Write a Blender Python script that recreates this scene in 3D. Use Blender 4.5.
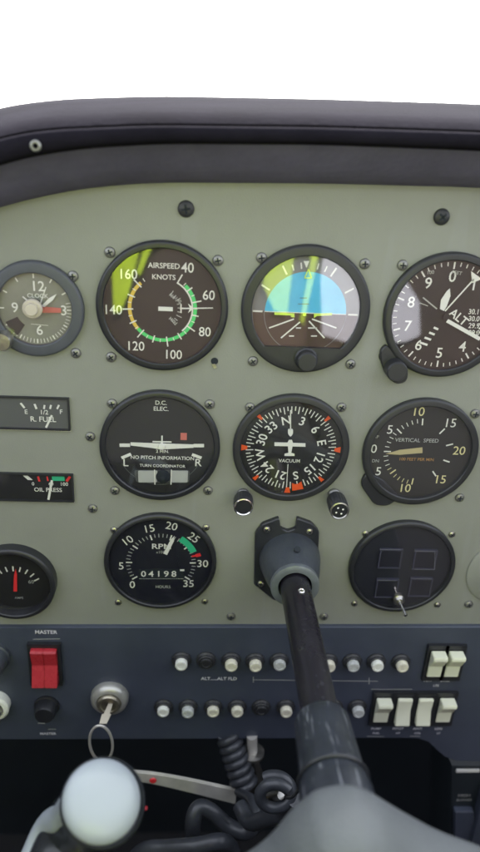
import bpy, bmesh, math, random
from mathutils import Vector, Matrix
random.seed(7)
R = math.radians
scene = bpy.context.scene
for o in list(bpy.data.objects): bpy.data.objects.remove(o)
C = scene.collection

# ------------------------------------------------------------------ camera
CAM = Vector((-0.06691, -0.42852, 0.20247)); FPX = 690.0
PIT, YAW, ROL = R(23.4135), R(3.9856), R(3.1446)
fwd = Vector((math.sin(YAW)*math.cos(PIT), math.cos(YAW)*math.cos(PIT), -math.sin(PIT)))
rt0 = Vector((math.cos(YAW), -math.sin(YAW), 0)); up0 = rt0.cross(fwd)
rt = rt0*math.cos(ROL) + up0*math.sin(ROL); up = -rt0*math.sin(ROL) + up0*math.cos(ROL)
cd = bpy.data.cameras.new('camera'); cam = bpy.data.objects.new('camera', cd); C.objects.link(cam)
m3 = Matrix((rt, up, -fwd)).transposed(); cam.matrix_world = Matrix.Translation(CAM) @ m3.to_4x4()
cd.sensor_fit = 'VERTICAL'; cd.sensor_height = 36; cd.sensor_width = 24; cd.lens = FPX/852*36
cd.clip_start = 0.01; cd.clip_end = 500
cd.dof.use_dof = True; cd.dof.focus_distance = 0.47; cd.dof.aperture_fstop = 4.6
scene.camera = cam

# ------------------------------------------------------------------ sky and sun
SUN_EL, SUN_AZ = 50.0, 12.0      # sun ahead of the aircraft, shining through the windscreen onto the seats
w = bpy.data.worlds.new('World'); scene.world = w; w.use_nodes = True
nt = w.node_tree; bg = nt.nodes['Background']
sk = nt.nodes.new('ShaderNodeTexSky'); sk.sky_type = 'NISHITA'; sk.sun_disc = False
sk.sun_elevation = R(SUN_EL); sk.sun_rotation = R(SUN_AZ); sk.dust_density = 1.5; sk.air_density = 1.0; sk.ozone_density = 1.0
hs = nt.nodes.new('ShaderNodeHueSaturation'); hs.inputs['Saturation'].default_value = .3   # thin white overcast
nt.links.new(sk.outputs[0], hs.inputs['Color']); nt.links.new(hs.outputs[0], bg.inputs[0]); bg.inputs[1].default_value = 0.15
sd = bpy.data.lights.new('sun', 'SUN'); sd.energy = 3.0; sd.angle = R(1.0); sd.color = (1, .96, .9)
so = bpy.data.objects.new('sun', sd); C.objects.link(so)
sv = Vector((math.sin(R(SUN_AZ))*math.cos(R(SUN_EL)), math.cos(R(SUN_AZ))*math.cos(R(SUN_EL)), math.sin(R(SUN_EL))))
so.rotation_euler = sv.to_track_quat('Z', 'Y').to_euler()
vs = scene.view_settings; vs.view_transform = 'Standard'; vs.look = 'None'; vs.gamma = 1; vs.exposure = 2.5
scene.render.filter_size = 1.9

# ------------------------------------------------------------------ helpers
def at(px, py, h=0.0):
    """photo pixel -> (x, z) on the upright plane h metres in front of the instrument panel"""
    d = fwd + rt*((px-240)/FPX) - up*((py-426)/FPX)
    t = (-h - CAM.y)/d.y
    P = CAM + d*t
    return P.x, P.z
def at3(px, py, h=0.0):
    x, z = at(px, py, h); return Vector((x, -h, z))

def mat(name, col, rough=.5, metal=0., spec=.5, bump=0., bscale=200., var=0., vscale=40., coat=0., emis=None, col2=None, wear=0., wstretch=(1, 1, .12)):
    m = bpy.data.materials.new(name); m.use_nodes = True
    n = m.node_tree.nodes; l = m.node_tree.links; p = n['Principled BSDF']
    p.inputs['Base Color'].default_value = (*col, 1); p.inputs['Roughness'].default_value = rough
    p.inputs['Metallic'].default_value = metal; p.inputs['Specular IOR Level'].default_value = spec
    p.inputs['Coat Weight'].default_value = coat
    tc = n.new('ShaderNodeTexCoord')
    if var or col2:
        t = n.new('ShaderNodeTexNoise'); t.inputs['Scale'].default_value = vscale; t.inputs['Detail'].default_value = 6
        t.inputs['Roughness'].default_value = .65
        l.new(tc.outputs['Object'], t.inputs['Vector'])
        r = n.new('ShaderNodeValToRGB'); r.color_ramp.elements[0].position = .3; r.color_ramp.elements[1].position = .7
        c0 = [c*(1-var) for c in col]; c1 = [min(1, c*(1+var)) for c in (col2 or col)]
        r.color_ramp.elements[0].color = (*c0, 1); r.color_ramp.elements[1].color = (*c1, 1)
        l.new(t.outputs['Fac'], r.inputs['Fac']); src = r.outputs[0]
        if wear:
            t2 = n.new('ShaderNodeTexNoise'); t2.inputs['Scale'].default_value = vscale*4; t2.inputs['Detail'].default_value = 8
            mp = n.new('ShaderNodeMapping'); mp.inputs['Scale'].default_value = wstretch
            l.new(tc.outputs['Object'], mp.inputs[0]); l.new(mp.outputs[0], t2.inputs['Vector'])
            r2 = n.new('ShaderNodeValToRGB'); r2.color_ramp.elements[0].position = .62; r2.color_ramp.elements[1].position = .66
            l.new(t2.outputs['Fac'], r2.inputs['Fac'])
            mx = n.new('ShaderNodeMix'); mx.data_type = 'RGBA'
            ml = n.new('ShaderNodeMath'); ml.operation = 'MULTIPLY'; ml.inputs[1].default_value = wear
            l.new(r2.outputs[0], ml.inputs[0]); l.new(ml.outputs[0], mx.inputs[0])
            l.new(src, mx.inputs[6]); mx.inputs[7].default_value = (.35, .37, .40, 1); src = mx.outputs[2]
        l.new(src, p.inputs['Base Color'])
        mr = n.new('ShaderNodeMapRange'); mr.inputs[3].default_value = max(0, rough-.08); mr.inputs[4].default_value = min(1, rough+.08)
        l.new(t.outputs['Fac'], mr.inputs[0]); l.new(mr.outputs[0], p.inputs['Roughness'])
    if bump:
        t = n.new('ShaderNodeTexNoise'); t.inputs['Scale'].default_value = bscale; t.inputs['Detail'].default_value = 4
        l.new(tc.outputs['Object'], t.inputs['Vector'])
        b = n.new('ShaderNodeBump'); b.inputs['Strength'].default_value = bump; b.inputs['Distance'].default_value = .0006
        l.new(t.outputs['Fac'], b.inputs['Height']); l.new(b.outputs[0], p.inputs['Normal'])
    if emis: p.inputs['Emission Color'].default_value = (*emis, 1); p.inputs['Emission Strength'].default_value = 1
    return m

def glass_mat():
    m = bpy.data.materials.new('gauge_glass'); m.use_nodes = True
    n = m.node_tree.nodes; l = m.node_tree.links; n.clear()
    o = n.new('ShaderNodeOutputMaterial'); mx = n.new('ShaderNodeMixShader'); geo = n.new('ShaderNodeNewGeometry')
    dt = n.new('ShaderNodeVectorMath'); dt.operation = 'DOT_PRODUCT'
    l.new(geo.outputs['Normal'], dt.inputs[0]); l.new(geo.outputs['Incoming'], dt.inputs[1])
    def mth(op, a, b=None, c=None):
        k = n.new('ShaderNodeMath'); k.operation = op
        for i, q in enumerate((a, b, c)):
            if q is None: continue
            if isinstance(q, (int, float)): k.inputs[i].default_value = q
            else: l.new(q, k.inputs[i])
        return k.outputs[0]
    F0 = .12                                       # two surfaces of a hard coated pane
    ab = mth('ABSOLUTE', dt.outputs['Value']); f = mth('MULTIPLY_ADD', mth('POWER', mth('SUBTRACT', 1, ab), 5), 1-F0, F0)
    a = n.new('ShaderNodeBsdfTransparent'); a.inputs[0].default_value = (.97, .975, .97, 1)
    g = n.new('ShaderNodeBsdfGlossy'); g.inputs['Roughness'].default_value = .03
    l.new(f, mx.inputs[0]); l.new(a.outputs[0], mx.inputs[1]); l.new(g.outputs[0], mx.inputs[2]); l.new(mx.outputs[0], o.inputs[0])
    return m

M = dict(
 panel=mat('olive_grey_paint', (.235,.243,.215), .48, var=.07, vscale=9, bump=.2, bscale=900, wear=.07),
 navy=mat('navy_paint', (.052,.062,.090), .45, var=.12, vscale=25, bump=.15, bscale=700),
 vinyl=mat('glareshield_vinyl', (.0105,.0096,.0135), 1.0, spec=.02, var=.28, vscale=14, bump=.9, bscale=240),
 vinyl2=mat('glareshield_shade_lift', (.120,.112,.172), .8, spec=.2, var=.25, vscale=14, bump=.8, bscale=240),  # same vinyl as the pad, lightened to offset the shade on the lip
 black=mat('black_plastic', (0.0182,0.0195,0.0234), .38, var=.15, vscale=80, bump=.15, bscale=600),
 char=mat('charcoal_plastic', (.024,.025,.028), .45, var=.12, vscale=80, bump=.15, bscale=600),
 clockbez=mat('slate_bezel', (0.0676,0.0728,0.0884), .5, var=.1, vscale=80),
 dial=mat('dial_black', (.010,.010,.013), .6),
 dialnavy=mat('dial_navy', (.008,.009,.020), .55),
 dialbrown=mat('dial_brown_black', (.015,.013,.0135), .6),
 dialgrey=mat('dial_grey', (.085,.09,.09), .6),
 dialgreen=mat('clock_dial', (0.22,0.231,0.187), .6, var=.1, vscale=90),
 white=mat('marking_white', (.80,.80,.76), .5),
 edge=mat('window_edge_grey', (.13,.13,.17), .4),
 label=mat('placard_white', (.70,.70,.76), .5),
 dim=mat('marking_grey', (.45,.46,.45), .5),
 cream=mat('marking_cream', (0.77,0.7,0.378), .5),
 amber=mat('marking_amber', (0.45,0.24,0.075), .5),
 yellow=mat('marking_yellow', (0.75,0.525,0.075), .5),
 lime=mat('marking_lime', (0.675,0.87,0.12), .5),
 green=mat('marking_green', (0.068,0.68,0.187), .5),
 teal=mat('marking_teal', (0.034,0.476,0.255), .5),
 red=mat('marking_red', (0.765,0.034,0.0425), .5),
 orange=mat('marking_orange', (0.84,0.098,0.014), .5),
 salmon=mat('faded_red', (0.608,0.16,0.128), .5),
 sky=mat('horizon_blue', (0.096,0.512,0.8), .5, var=.15, vscale=30),
 earth=mat('horizon_brown', (.07,.042,.034), .55, var=.1, vscale=40),
 ringg=mat('bank_ring', (0.195,0.195,0.208), .55),
 steel=mat('worn_steel', (.42,.41,.38), .35, metal=1, var=.2, vscale=150, bump=.2, bscale=500),
 dsteel=mat('dark_screw_steel', (0.234,0.234,0.221), .42, metal=.7, var=.3, vscale=300, bump=.2, bscale=800),
 bluesteel=mat('blue_grey_casting', (.055,.064,.078), .42, metal=.2, var=.15, vscale=60, bump=.4, bscale=420),
 ringsteel=mat('split_ring_steel', (.62,.60,.55), .35, metal=.35),
 flange=mat('flange_black', (.022,.024,.030), .35, var=.2, vscale=70, bump=.3, bscale=400),
 chrome=mat('chrome', (.75,.74,.70), .18, metal=1),
 ivory=mat('ivory_plastic', (.74,.76,.60), .38),
 knobwhite=mat('breaker_button', (0.775,0.7875,0.725), .3, var=.12, vscale=500),
 redplastic=mat('red_translucent_plastic', (.44,.030,.042), .28, var=.06, vscale=200),
 tube=mat('black_painted_tube', (.012,.011,.015), .26, var=.25, vscale=45, bump=.25, bscale=200, wear=.03),
 collar=mat('worn_black_collar', (.017,.021,.028), .36, var=.3, vscale=50, bump=.5, bscale=150, wear=.30, wstretch=(2.2, .18, 2.2)),
 hub=mat('grey_yoke_plastic', (.086,.095,.099), .55, var=.16, vscale=22, bump=.6, bscale=500),
 cap=mat('pale_grip_sheen', (.29,.325,.35), .35, var=.03, vscale=30),  # sky sheen of the black grip put into a pale base colour
 grip=mat('black_grip', (.020,.023,.027), .25, var=.2, vscale=40),
 cord=mat('cord_rubber', (.042,.046,.054), .32, var=.2, vscale=90, bump=.2, bscale=500),
 brass=mat('key_brass', (.50,.46,.36), .3, metal=1),
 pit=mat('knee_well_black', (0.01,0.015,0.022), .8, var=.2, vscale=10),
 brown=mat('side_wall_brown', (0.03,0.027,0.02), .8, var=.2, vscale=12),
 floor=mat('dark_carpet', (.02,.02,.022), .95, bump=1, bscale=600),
 hivis=mat('hivis_fabric', (.62,.85,.03), .7, var=.12, vscale=20, bump=.5, bscale=300),
 seat=mat('brown_seat_leather', (.075,.048,.042), .5, var=.2, vscale=12, bump=.4, bscale=90),
 lilac=mat('pale_mirror_cloth', (.72,.71,.80), .7, var=.1, vscale=12, bump=.4, bscale=300),  # for the added cloth that the gauge glass mirrors
 glass=glass_mat(),
)

class MB:
    """collects geometry in panel coordinates (u right, v up, h towards the pilot) as one mesh"""
    def __init__(s): s.bm = bmesh.new(); s.mats = []
    def mi(s, m):
        if m not in s.mats: s.mats.append(m)
        return s.mats.index(m)
    def face(s, vs, m):
        try: f = s.bm.faces.new(vs); f.material_index = s.mi(m); return f
        except ValueError: return None
    def v(s, u, v, h): return s.bm.verts.new((u, -h, v))
    def lathe(s, prof, m, seg=64, c=(0, 0), close=True, sq=1.0):
        rings = []
        for r, h in prof:
            if r < 1e-6: rings.append([s.v(c[0], c[1], h)])
            else: rings.append([s.v(c[0]+r*math.cos(2*math.pi*i/seg), c[1]+r*sq*math.sin(2*math.pi*i/seg), h) for i in range(seg)])
        for a, b in zip(rings, rings[1:]):
            for i in range(seg):
                j = (i+1) % seg
                if len(a) == 1: s.face([a[0], b[i], b[j]], m)
                elif len(b) == 1: s.face([a[i], a[j], b[0]], m)
                else: s.face([a[i], a[j], b[j], b[i]], m)
    def disc(s, r, h, m, c=(0, 0), seg=64):
        s.face([s.v(c[0]+r*math.cos(2*math.pi*i/seg), c[1]+r*math.sin(2*math.pi*i/seg), h) for i in range(seg)], m)
    def poly(s, pts, h, m): s.face([s.v(u, v, h) for u, v in pts], m)
    def prism(s, pts, h0, h1, m, ch=0.0):
        """extruded outline, with an inward chamfer ch on its front edge"""
        n = len(pts); a = [s.v(u, v, h0) for u, v in pts]; b = [s.v(u, v, h1-ch) for u, v in pts]
        for i in range(n): s.face([a[i], a[(i+1) % n], b[(i+1) % n], b[i]], m)
        s.face(a[::-1], m)
        if ch:
            cx = sum(p[0] for p in pts)/n; cy = sum(p[1] for p in pts)/n
            q = []
            for u, v in pts:
                d = math.hypot(u-cx, v-cy) or 1; q.append(s.v(u-(u-cx)/d*ch*1.3, v-(v-cy)/d*ch*1.3, h1))
            for i in range(n): s.face([b[i], b[(i+1) % n], q[(i+1) % n], q[i]], m)
            s.face(q, m)
        else: s.face(b, m)
    def bar(s, p, q, wd, h, m, w2=None):
        p = Vector(p); q = Vector(q); d = (q-p).normalized(); nn = Vector((-d.y, d.x)); w2 = wd if w2 is None else w2
        s.poly([p+nn*wd/2, q+nn*w2/2, q-nn*w2/2, p-nn*wd/2], h, m)
    def tick(s, deg, r0, r1, wd, h, m, c=(0, 0)):
        a = R(deg); s.bar((c[0]+r0*math.sin(a), c[1]+r0*math.cos(a)), (c[0]+r1*math.sin(a), c[1]+r1*math.cos(a)), wd, h, m)
    def arc(s, a0, a1, r0, r1, h, m, c=(0, 0), n=32):
        P = []
        for i in range(n+1):
            a = R(a0+(a1-a0)*i/n); P.append((s.v(c[0]+r0*math.sin(a), c[1]+r0*math.cos(a), h), s.v(c[0]+r1*math.sin(a), c[1]+r1*math.cos(a), h)))
        for p, q in zip(P, P[1:]): s.face([p[0], p[1], q[1], q[0]], m)
    def box(s, u0, u1, v0, v1, h0, h1, m, ch=0.0): s.prism([(u0, v0), (u1, v0), (u1, v1), (u0, v1)], h0, h1, m, ch)
    def text(s, body, size, u, v, h, m, rot=0, bold=.0, sx=1.0, spacing=1.0):
        cu = bpy.data.curves.new('t', 'FONT'); cu.body = body; cu.size = size; cu.align_x = 'CENTER'; cu.align_y = 'CENTER'
        cu.offset = (bold*.6+.002)*size; cu.space_character = spacing; cu.resolution_u = 3
        ob = bpy.data.objects.new('t', cu); C.objects.link(ob); bpy.context.view_layer.update()
        me = bpy.data.meshes.new_from_object(ob.evaluated_get(bpy.context.evaluated_depsgraph_get()))
        ca, sa = math.cos(R(rot)), math.sin(R(rot))
        vv = [s.v(u+x.co.x*sx*ca+x.co.y*sa, v-x.co.x*sx*sa+x.co.y*ca, h) for x in me.vertices]
        for f in me.polygons: s.face([vv[i] for i in f.vertices], m)
        bpy.data.objects.remove(ob); bpy.data.curves.remove(cu); bpy.data.meshes.remove(me)
    def tube(s, pts, r, m, seg=10, caps=True):
        """tube through 3D world points; r is a number or a list"""
        pts = [Vector(p) for p in pts]; n = len(pts); rr = r if isinstance(r, (list, tuple)) else [r]*n
        t0 = (pts[1]-pts[0]).normalized(); nrm = t0.orthogonal().normalized(); rings = []
        for i, p in enumerate(pts):
            t = (pts[min(i+1, n-1)]-pts[max(i-1, 0)]).normalized()
            nrm = (nrm-t*nrm.dot(t)).normalized(); b = t.cross(nrm)
            rings.append([s.bm.verts.new(p+(nrm*math.cos(2*math.pi*k/seg)+b*math.sin(2*math.pi*k/seg))*rr[i]) for k in range(seg)])
        for a, b in zip(rings, rings[1:]):
            for k in range(seg): s.face([a[k], a[(k+1) % seg], b[(k+1) % seg], b[k]], m)
        if caps: s.face(rings[0][::-1], m); s.face(rings[-1], m)
    def build(s, name, parent=None, smooth=True, recalc=True, ang=35):
        if recalc: bmesh.ops.recalc_face_normals(s.bm, faces=s.bm.faces)
        me = bpy.data.meshes.new(name); s.bm.to_mesh(me); s.bm.free()
        for m in s.mats: me.materials.append(m)
        if smooth:
            me.shade_smooth(); me.set_sharp_from_angle(angle=R(ang))
        o = bpy.data.objects.new(name, me); C.objects.link(o)
        if parent: o.parent = parent
        return o

def thing(name, label, cat, x=0, z=0, h=0, group=None):
    o = bpy.data.objects.new(name, None); C.objects.link(o); o.location = (x, -h, z); o.empty_display_size = .01
    o['label'] = label; o['category'] = cat
    if group: o['group'] = group
    return o
def struct(o): o['kind'] = 'structure'; return o
def catmull(P, n=10):
    P = [Vector(p) for p in P]; P = [P[0]*2-P[1]]+P+[P[-1]*2-P[-2]]; out = []
    for i in range(1, len(P)-2):
        for k in range(n):
            t = k/n; a, b, c, d = P[i-1:i+3]
            out.append(.5*((2*b)+(c-a)*t+(2*a-5*b+4*c-d)*t*t+(3*b-a-3*c+d)*t**3))
    out.append(P[-2]); return out
def rounded(pts, r, n=5):
    out = []; N = len(pts)
    for i in range(N):
        a, b, c = Vector(pts[i-1]), Vector(pts[i]), Vector(pts[(i+1) % N])
        d0 = (a-b); d1 = (c-b); rr = min(r, d0.length*.45, d1.length*.45); p = b+d0.normalized()*rr; q = b+d1.normalized()*rr
        for k in range(n+1):
            t = k/n; out.append(tuple(p*(1-t)**2+b*2*t*(1-t)+q*t*t))
    return out

# ------------------------------------------------------------------ setting: knee well and floor
def slab(name, x0, x1, y0, y1, z0, z1, m):
    b = MB(); b.box(x0, x1, z0, z1, -y1, -y0, m); return struct(b.build(name, smooth=False))
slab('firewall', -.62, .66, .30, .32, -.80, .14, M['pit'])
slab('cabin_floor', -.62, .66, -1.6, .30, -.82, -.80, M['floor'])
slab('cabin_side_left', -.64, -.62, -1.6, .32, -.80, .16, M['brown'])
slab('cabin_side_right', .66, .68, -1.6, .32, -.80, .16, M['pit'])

# glareshield: lofted padded hood above the panel
def interp(tab, x):
    if x <= tab[0][0]: i = 0
    elif x >= tab[-1][0]: i = len(tab)-2
    else: i = max(k for k in range(len(tab)-1) if tab[k][0] <= x)
    (a, ya), (b, yb) = tab[i], tab[i+1]
    t = (x-a)/(b-a); return ya+(yb-ya)*t
def spl(tab, x):
    xs = [x-24, x-12, x, x+12, x+24]; return sum(interp(tab, q) for q in xs)/5
EDGE = [(-120, 262), (-60, 228), (0, 205), (60, 191), (100, 185), (160, 181), (320, 182), (480, 186), (620, 198)]
BAND = [(-120, 215), (-60, 186), (0, 163), (30, 155), (80, 147), (160, 142), (320, 143), (480, 149), (620, 158)]
CREASE = [(-120, 184), (-60, 158), (0, 138), (40, 130), (150, 125), (320, 127), (480, 132), (620, 142)]
TOP = [(-120, 150), (-60, 126), (0, 107), (60, 99), (160, 96), (320, 99), (480, 104), (620, 116)]
gs = thing('glareshield', 'dark purple grey padded hood curving across the top of the panel below the white sky', 'glareshield', 0, .2, 0)
xs = list(range(-120, 640, 12))
def hoodrow(b, tab, h, dz, m, off=0): return [b.bm.verts.new((at(x, spl(tab, x)+off, h)[0], -h, at(x, spl(tab, x)+off, h)[1]-.2+dz)) for x in xs]
def strip(b, rows, m):
    for r0, r1 in zip(rows, rows[1:]):
        for i in range(len(xs)-1): b.face([r0[i], r0[i+1], r1[i+1], r1[i]], m)
b = MB()
rows = [hoodrow(b, EDGE, -.004, 0, 0, 2), hoodrow(b, EDGE, .004, 0, 0, 1), hoodrow(b, EDGE, .012, 0, 0, -2), hoodrow(b, EDGE, .024, 0, 0, -14), hoodrow(b, BAND, .034, 0, 0, 10), hoodrow(b, BAND, .040, 0, 0, 1)]
strip(b, rows, M['vinyl2']); lip = b.build('lip', gs, ang=80)
b = MB()
rows = [hoodrow(b, BAND, .040, 0, 0, 2), hoodrow(b, BAND, .046, 0, 0, 0), hoodrow(b, BAND, .048, 0, 0, -3), hoodrow(b, CREASE, .048, 0, 0, 3), hoodrow(b, CREASE, .046, 0, 0, .8), hoodrow(b, CREASE, .040, 0, 0, 0)]
strip(b, rows, M['vinyl']); b.build('seam_band', gs, ang=80)
b = MB()
rows = [hoodrow(b, CREASE, .040, 0, 0, 1), hoodrow(b, CREASE, .042, 0, 0, -2), hoodrow(b, CREASE, .038, 0, 0, -8), hoodrow(b, CREASE, .024, 0, 0, -14), hoodrow(b, TOP, -.02, 0, 0, 9), hoodrow(b, TOP, -.08, 0, 0, 3), hoodrow(b, TOP, -.16, 0, 0, 0)]
back = []
for k, (h, dz) in enumerate(((-.20, -.004), (-.26, -.02), (-.31, -.06), (-.33, -.12))):
    back.append([b.bm.verts.new((rows[-1][i].co.x*(1+.03*k), -h, rows[-1][i].co.z+dz)) for i in range(len(xs))])
strip(b, rows+back, M['vinyl']); b.build('pad', gs, ang=80)
b = MB(); u, v = at(35, 146, .0505)
b.lathe([(.0028, 0), (.0028, .0008), (.0022, .0013), (.0015, .0013), (.0013, .0006)], M['dsteel'], 20)
sc_ = b.build('washer', gs); sc_.location = (u, -.0488, v-.2)

# faceplate of the instrument panel
ip = thing('instrument_panel', 'olive grey painted metal instrument panel carrying all the round gauges', 'instrument panel', 0, 0, 0)
b = MB()
topl = [at(x, spl(EDGE, x)-4, 0) for x in range(-110, 630, 20)]
bl, br = at(-170, 626, 0), at(620, 624, 0)
out = [bl, br] + topl[::-1]
b.prism(out, -.004, 0, M['panel']); b.build('faceplate', ip, smooth=False)
# embossed round blanking cover at the right edge
b = MB(); u, v = at(503, 572, 0)
b.lathe([(.0285, 0), (.0285, .0012), (.0272, .002), (0, .002)], M['panel'], 64, (u, v)); b.build('blanking_cover', ip)

# screws
def screw_mesh(r, m, name):
    b = MB(); b.lathe([(r*1.0, 0), (r, r*.12), (r*.9, r*.38), (r*.62, r*.55), (0, r*.62)], m, 22)
    k = M['pit']
    for a in (20, 110):
        c, s_ = math.cos(R(a)), math.sin(R(a)); wd = r*.13; L = r*.55
        P = [(-L*c-wd*-s_, -L*s_-wd*c), (L*c-wd*-s_, L*s_-wd*c), (L*c+wd*-s_, L*s_+wd*c), (-L*c+wd*-s_, -L*s_+wd*c)]
        b.prism(P, r*.4, r*.635, k)
    o = b.build(name); me = o.data; bpy.data.objects.remove(o); return me
SM = screw_mesh(.0034, M['dsteel'], 'screw'); SM2 = screw_mesh(.0026, M['steel'], 'screw'); SMB = screw_mesh(.0050, M['char'], 'screw')
def screw(px, py, parent, me=None, org=(0, 0), rot=None):
    o = bpy.data.objects.new('screw', me or SM); C.objects.link(o); o.parent = parent
    x, z = at(px, py, .001); o.location = (x-org[0], 0, z-org[1]); o.rotation_euler = (0, rot if rot is not None else random.uniform(0, 3), 0)
    return o
for px, py in ((90, 437), (92.5, 509), (231, 617), (324, 617), (469, 604.8)): screw(px, py, ip)
screw(442, 217, ip, SMB); screw(186, 209, ip, SMB)

# switch sub-panel, navy
sp = thing('switch_panel', 'navy blue painted lower panel strip holding the breakers, switches and ignition lock', 'switch panel', 0, 0, .004)
SPH = .004
o_ = [at(-190, 628, SPH), at(640, 627, SPH), at(640, 762, SPH), at(486, 762, SPH), at(458, 761, SPH), at(446, 757, SPH), at(438, 750, SPH), at(430, 742, SPH), at(420, 738.5, SPH), at(405, 738, SPH), at(-190, 740, SPH)]
b = MB(); b.prism(o_, -.010, 0, M['navy'], .0008); b.build('plate', sp, smooth=False)
b = MB()
HM = .0003
def sptext(t, px, py, sz, m='dim', bold=.03, sx=1, sp_=1):
    m = 'label'
    u, v = at(px, py, SPH); b.text(t, sz, u, v, HM, M[m], 0, bold, sx, sp_)
def spline_(x0, y0, x1, y1, wd=.0005, m='dim'):
    b.bar(at(x0, y0, SPH), at(x1, y1, SPH), wd, HM, M[m])
sptext('MASTER', 46, 632, .0046, 'dim'); spline_(33, 639, 60, 638.5)
sptext('MASTER', 48, 733.5, .0036, 'dim'); spline_(48, 729, 56, 729)
sptext('ALT......ALT FLD', 219, 678.5, .0042, 'dim')
spline_(253, 679.5, 378, 681); spline_(253.3, 676.5, 253.3, 682.5); spline_(369, 677.5, 369, 684)
sptext('NAV', 428, 680.5, .0034, 'dim'); sptext('STRB', 445, 680.5, .0034, 'dim'); sptext('LTS', 436, 685.5, .0030, 'dim')
for t, t2, px in (('PUMP', 'FUEL', 376), ('PITOT', 'HT', 398), ('ANTI', 'COL', 417.5), ('LDG', 'LT', 438.5)):
    sptext(t, px, 728.5, .0034, 'dim'); sptext(t2, px, 733, .0028, 'dim')
spline_(367, 736, 384, 736.3); spline_(410, 736, 420, 736); spline_(371, 689, 412, 689)
b.build('marking', sp, recalc=False)

# ------------------------------------------------------------------ gauges
DH, MH, NH, GH = .0012, .0016, .0024, .0038
def gauge(name, label, cat, cx, cy, r, bw, dial, bez='black', screws=(), group='round flight instruments in the panel', smallscrew=False, bh=.005):
    X, Z = at(cx, cy, .004); t = thing(name, label, cat, X, Z, 0, group)
    b = MB(); b.lathe([(r, 0), (r, bh-.0012), (r-.0007, bh-.0003), (r-.0016, bh), (r-bw+.0006, bh), (r-bw, bh-.0006), (r-bw, .0008)], M[bez], 96); b.build('bezel', t)
    b = MB(); b.disc(r-bw+.0003, DH, M[dial], seg=96); b.build('dial', t, smooth=False)
    b = MB(); b.lathe([(r-bw, GH), ((r-bw)*.6, GH+.0002), (0, GH+.0003)], M['glass'], 96); b.build('glass', t, recalc=False, ang=60)
    for s_ in screws: screw(s_[0], s_[1], t, SM2 if smallscrew else SM, (X, Z))
    L = lambda px, py, h=MH: (at(px, py, h)[0]-X, at(px, py, h)[1]-Z)
    return t, L, r-bw

# airspeed indicator
t, L, r = gauge('airspeed_indicator', 'airspeed dial with green, yellow and white speed arcs and numbers 40 to 160', 'gauge', 162.3, 308, .0410, .0045, 'dialbrown',
    screws=((109.6, 252.5), (218, 260.7), (111, 357.4)))
b = MB(); c = L(162.5, 308.5)
va = lambda v: 29+(v-40)*2.38
b.arc(va(40), va(86), r*.50, r*.525, MH, M['white'], c); b.arc(va(46), va(124), r*.53, r*.59, MH, M['green'], c); b.arc(va(124), va(162), r*.53, r*.59, MH, M['yellow'], c)
for v in range(40, 170, 5):
    big = v % 10 == 0
    b.tick(va(v), r*(.50 if big else .54), r*(.68 if v % 20 == 0 else .63 if big else .60), .0008 if big else .0005, MH+.0001, M['white'], c)
for v, px, py in ((40, 187.6, 268.2), (60, 208.7, 295.7), (80, 204.8, 332.3), (100, 173, 355), (120, 135.3, 346.5), (140, 112.7, 310.2), (160, 127.8, 274.6)):
    u, q = L(px, py); b.text(str(v), .0086, u, q, MH, M['white'], 0, .005, .92)
u, q = L(164, 266); b.text('AIRSPEED', .0046, u, q, MH, M['white'], 0, .01)
u, q = L(163.7, 277.3); b.text('KNOTS', .0044, u, q, MH, M['white'], 0, .01)
for k in range(9): b.tick(30+k*14, r*.26, r*(.33 if k % 2 else .36), .0005, MH, M['dim'], c)
for s_, px, py in (('160', 172, 296), ('140', 178, 300), ('MPH', 173, 321)): u, q = L(px, py); b.text(s_, .0030, u, q, MH, M['dim'], 40, .01)
b.build('marking', t, recalc=False)
b = MB(); u, q = L(165.5, 309, NH)
b.box(u-.0045, u+.0045, q-.0013, q+.0013, NH-.0004, NH, M['white'])
a0 = L(180, 308.5, NH); a1 = L(213, 308, NH)
b.bar(a0, a1, .0009, NH, M['white'], .0006)
b.poly([L(188, 303.5, NH), L(194, 308.2, NH), L(188, 313, NH), L(190, 308.2, NH)], NH+.0001, M['white'])
b.bar(L(181, 304, NH), L(181, 313, NH), .0008, NH, M['white'])
b.build('needle', t)
# loose hole with chipped paint below right
b = MB(); X, Z = at(214.5, 361, 0); b.lathe([(.0024, .0004), (0, .0004)], M['pit'], 16, (X, Z)); b.prism([at(212, 364), at(215, 363.5), at(217, 367), at(214, 368.5)], 0, .0008, M['steel']); b.build('screw_hole', ip)

# attitude indicator
t, L, r = gauge('attitude_indicator', 'artificial horizon with blue sky disc, lime wing bars and a black knob at its foot', 'gauge', 306, 311, .0408, .0066, 'ringg', 'char',
    screws=((261.6, 258), (365, 264), (253, 361.5), (350.7, 364.5)))
c = L(305.5, 313); y0 = L(306, 313)[1]
b = MB()
rb = r*.76
pu = [(c[0]+rb*math.cos(R(a)), y0+rb*math.sin(R(a))) for a in range(0, 181, 6)]
b.poly(pu, DH+.0002, M['sky'])
b.build('sky_disc', t, recalc=False)
b = MB(); b.poly([(c[0]+rb*math.cos(R(a)), y0+rb*math.sin(R(a))) for a in range(180, 361, 6)], DH+.0002, M['earth'])
b.poly([(c[0]+rb*1.02*math.cos(R(a)), y0+rb*1.02*math.sin(R(a))) for a in range(180, 361, 6)]+[(c[0]+r*.98*math.cos(R(a)), y0+r*.98*math.sin(R(a))) for a in range(360, 179, -6)], DH+.0002, M['earth'])
b.build('ground_disc', t, recalc=False)
b = MB()
b.bar((c[0]-rb, y0), (c[0]+rb, y0), .0005, MH, M['white'])
for a, p in ((200, 242), (235, 228)): pass
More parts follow.
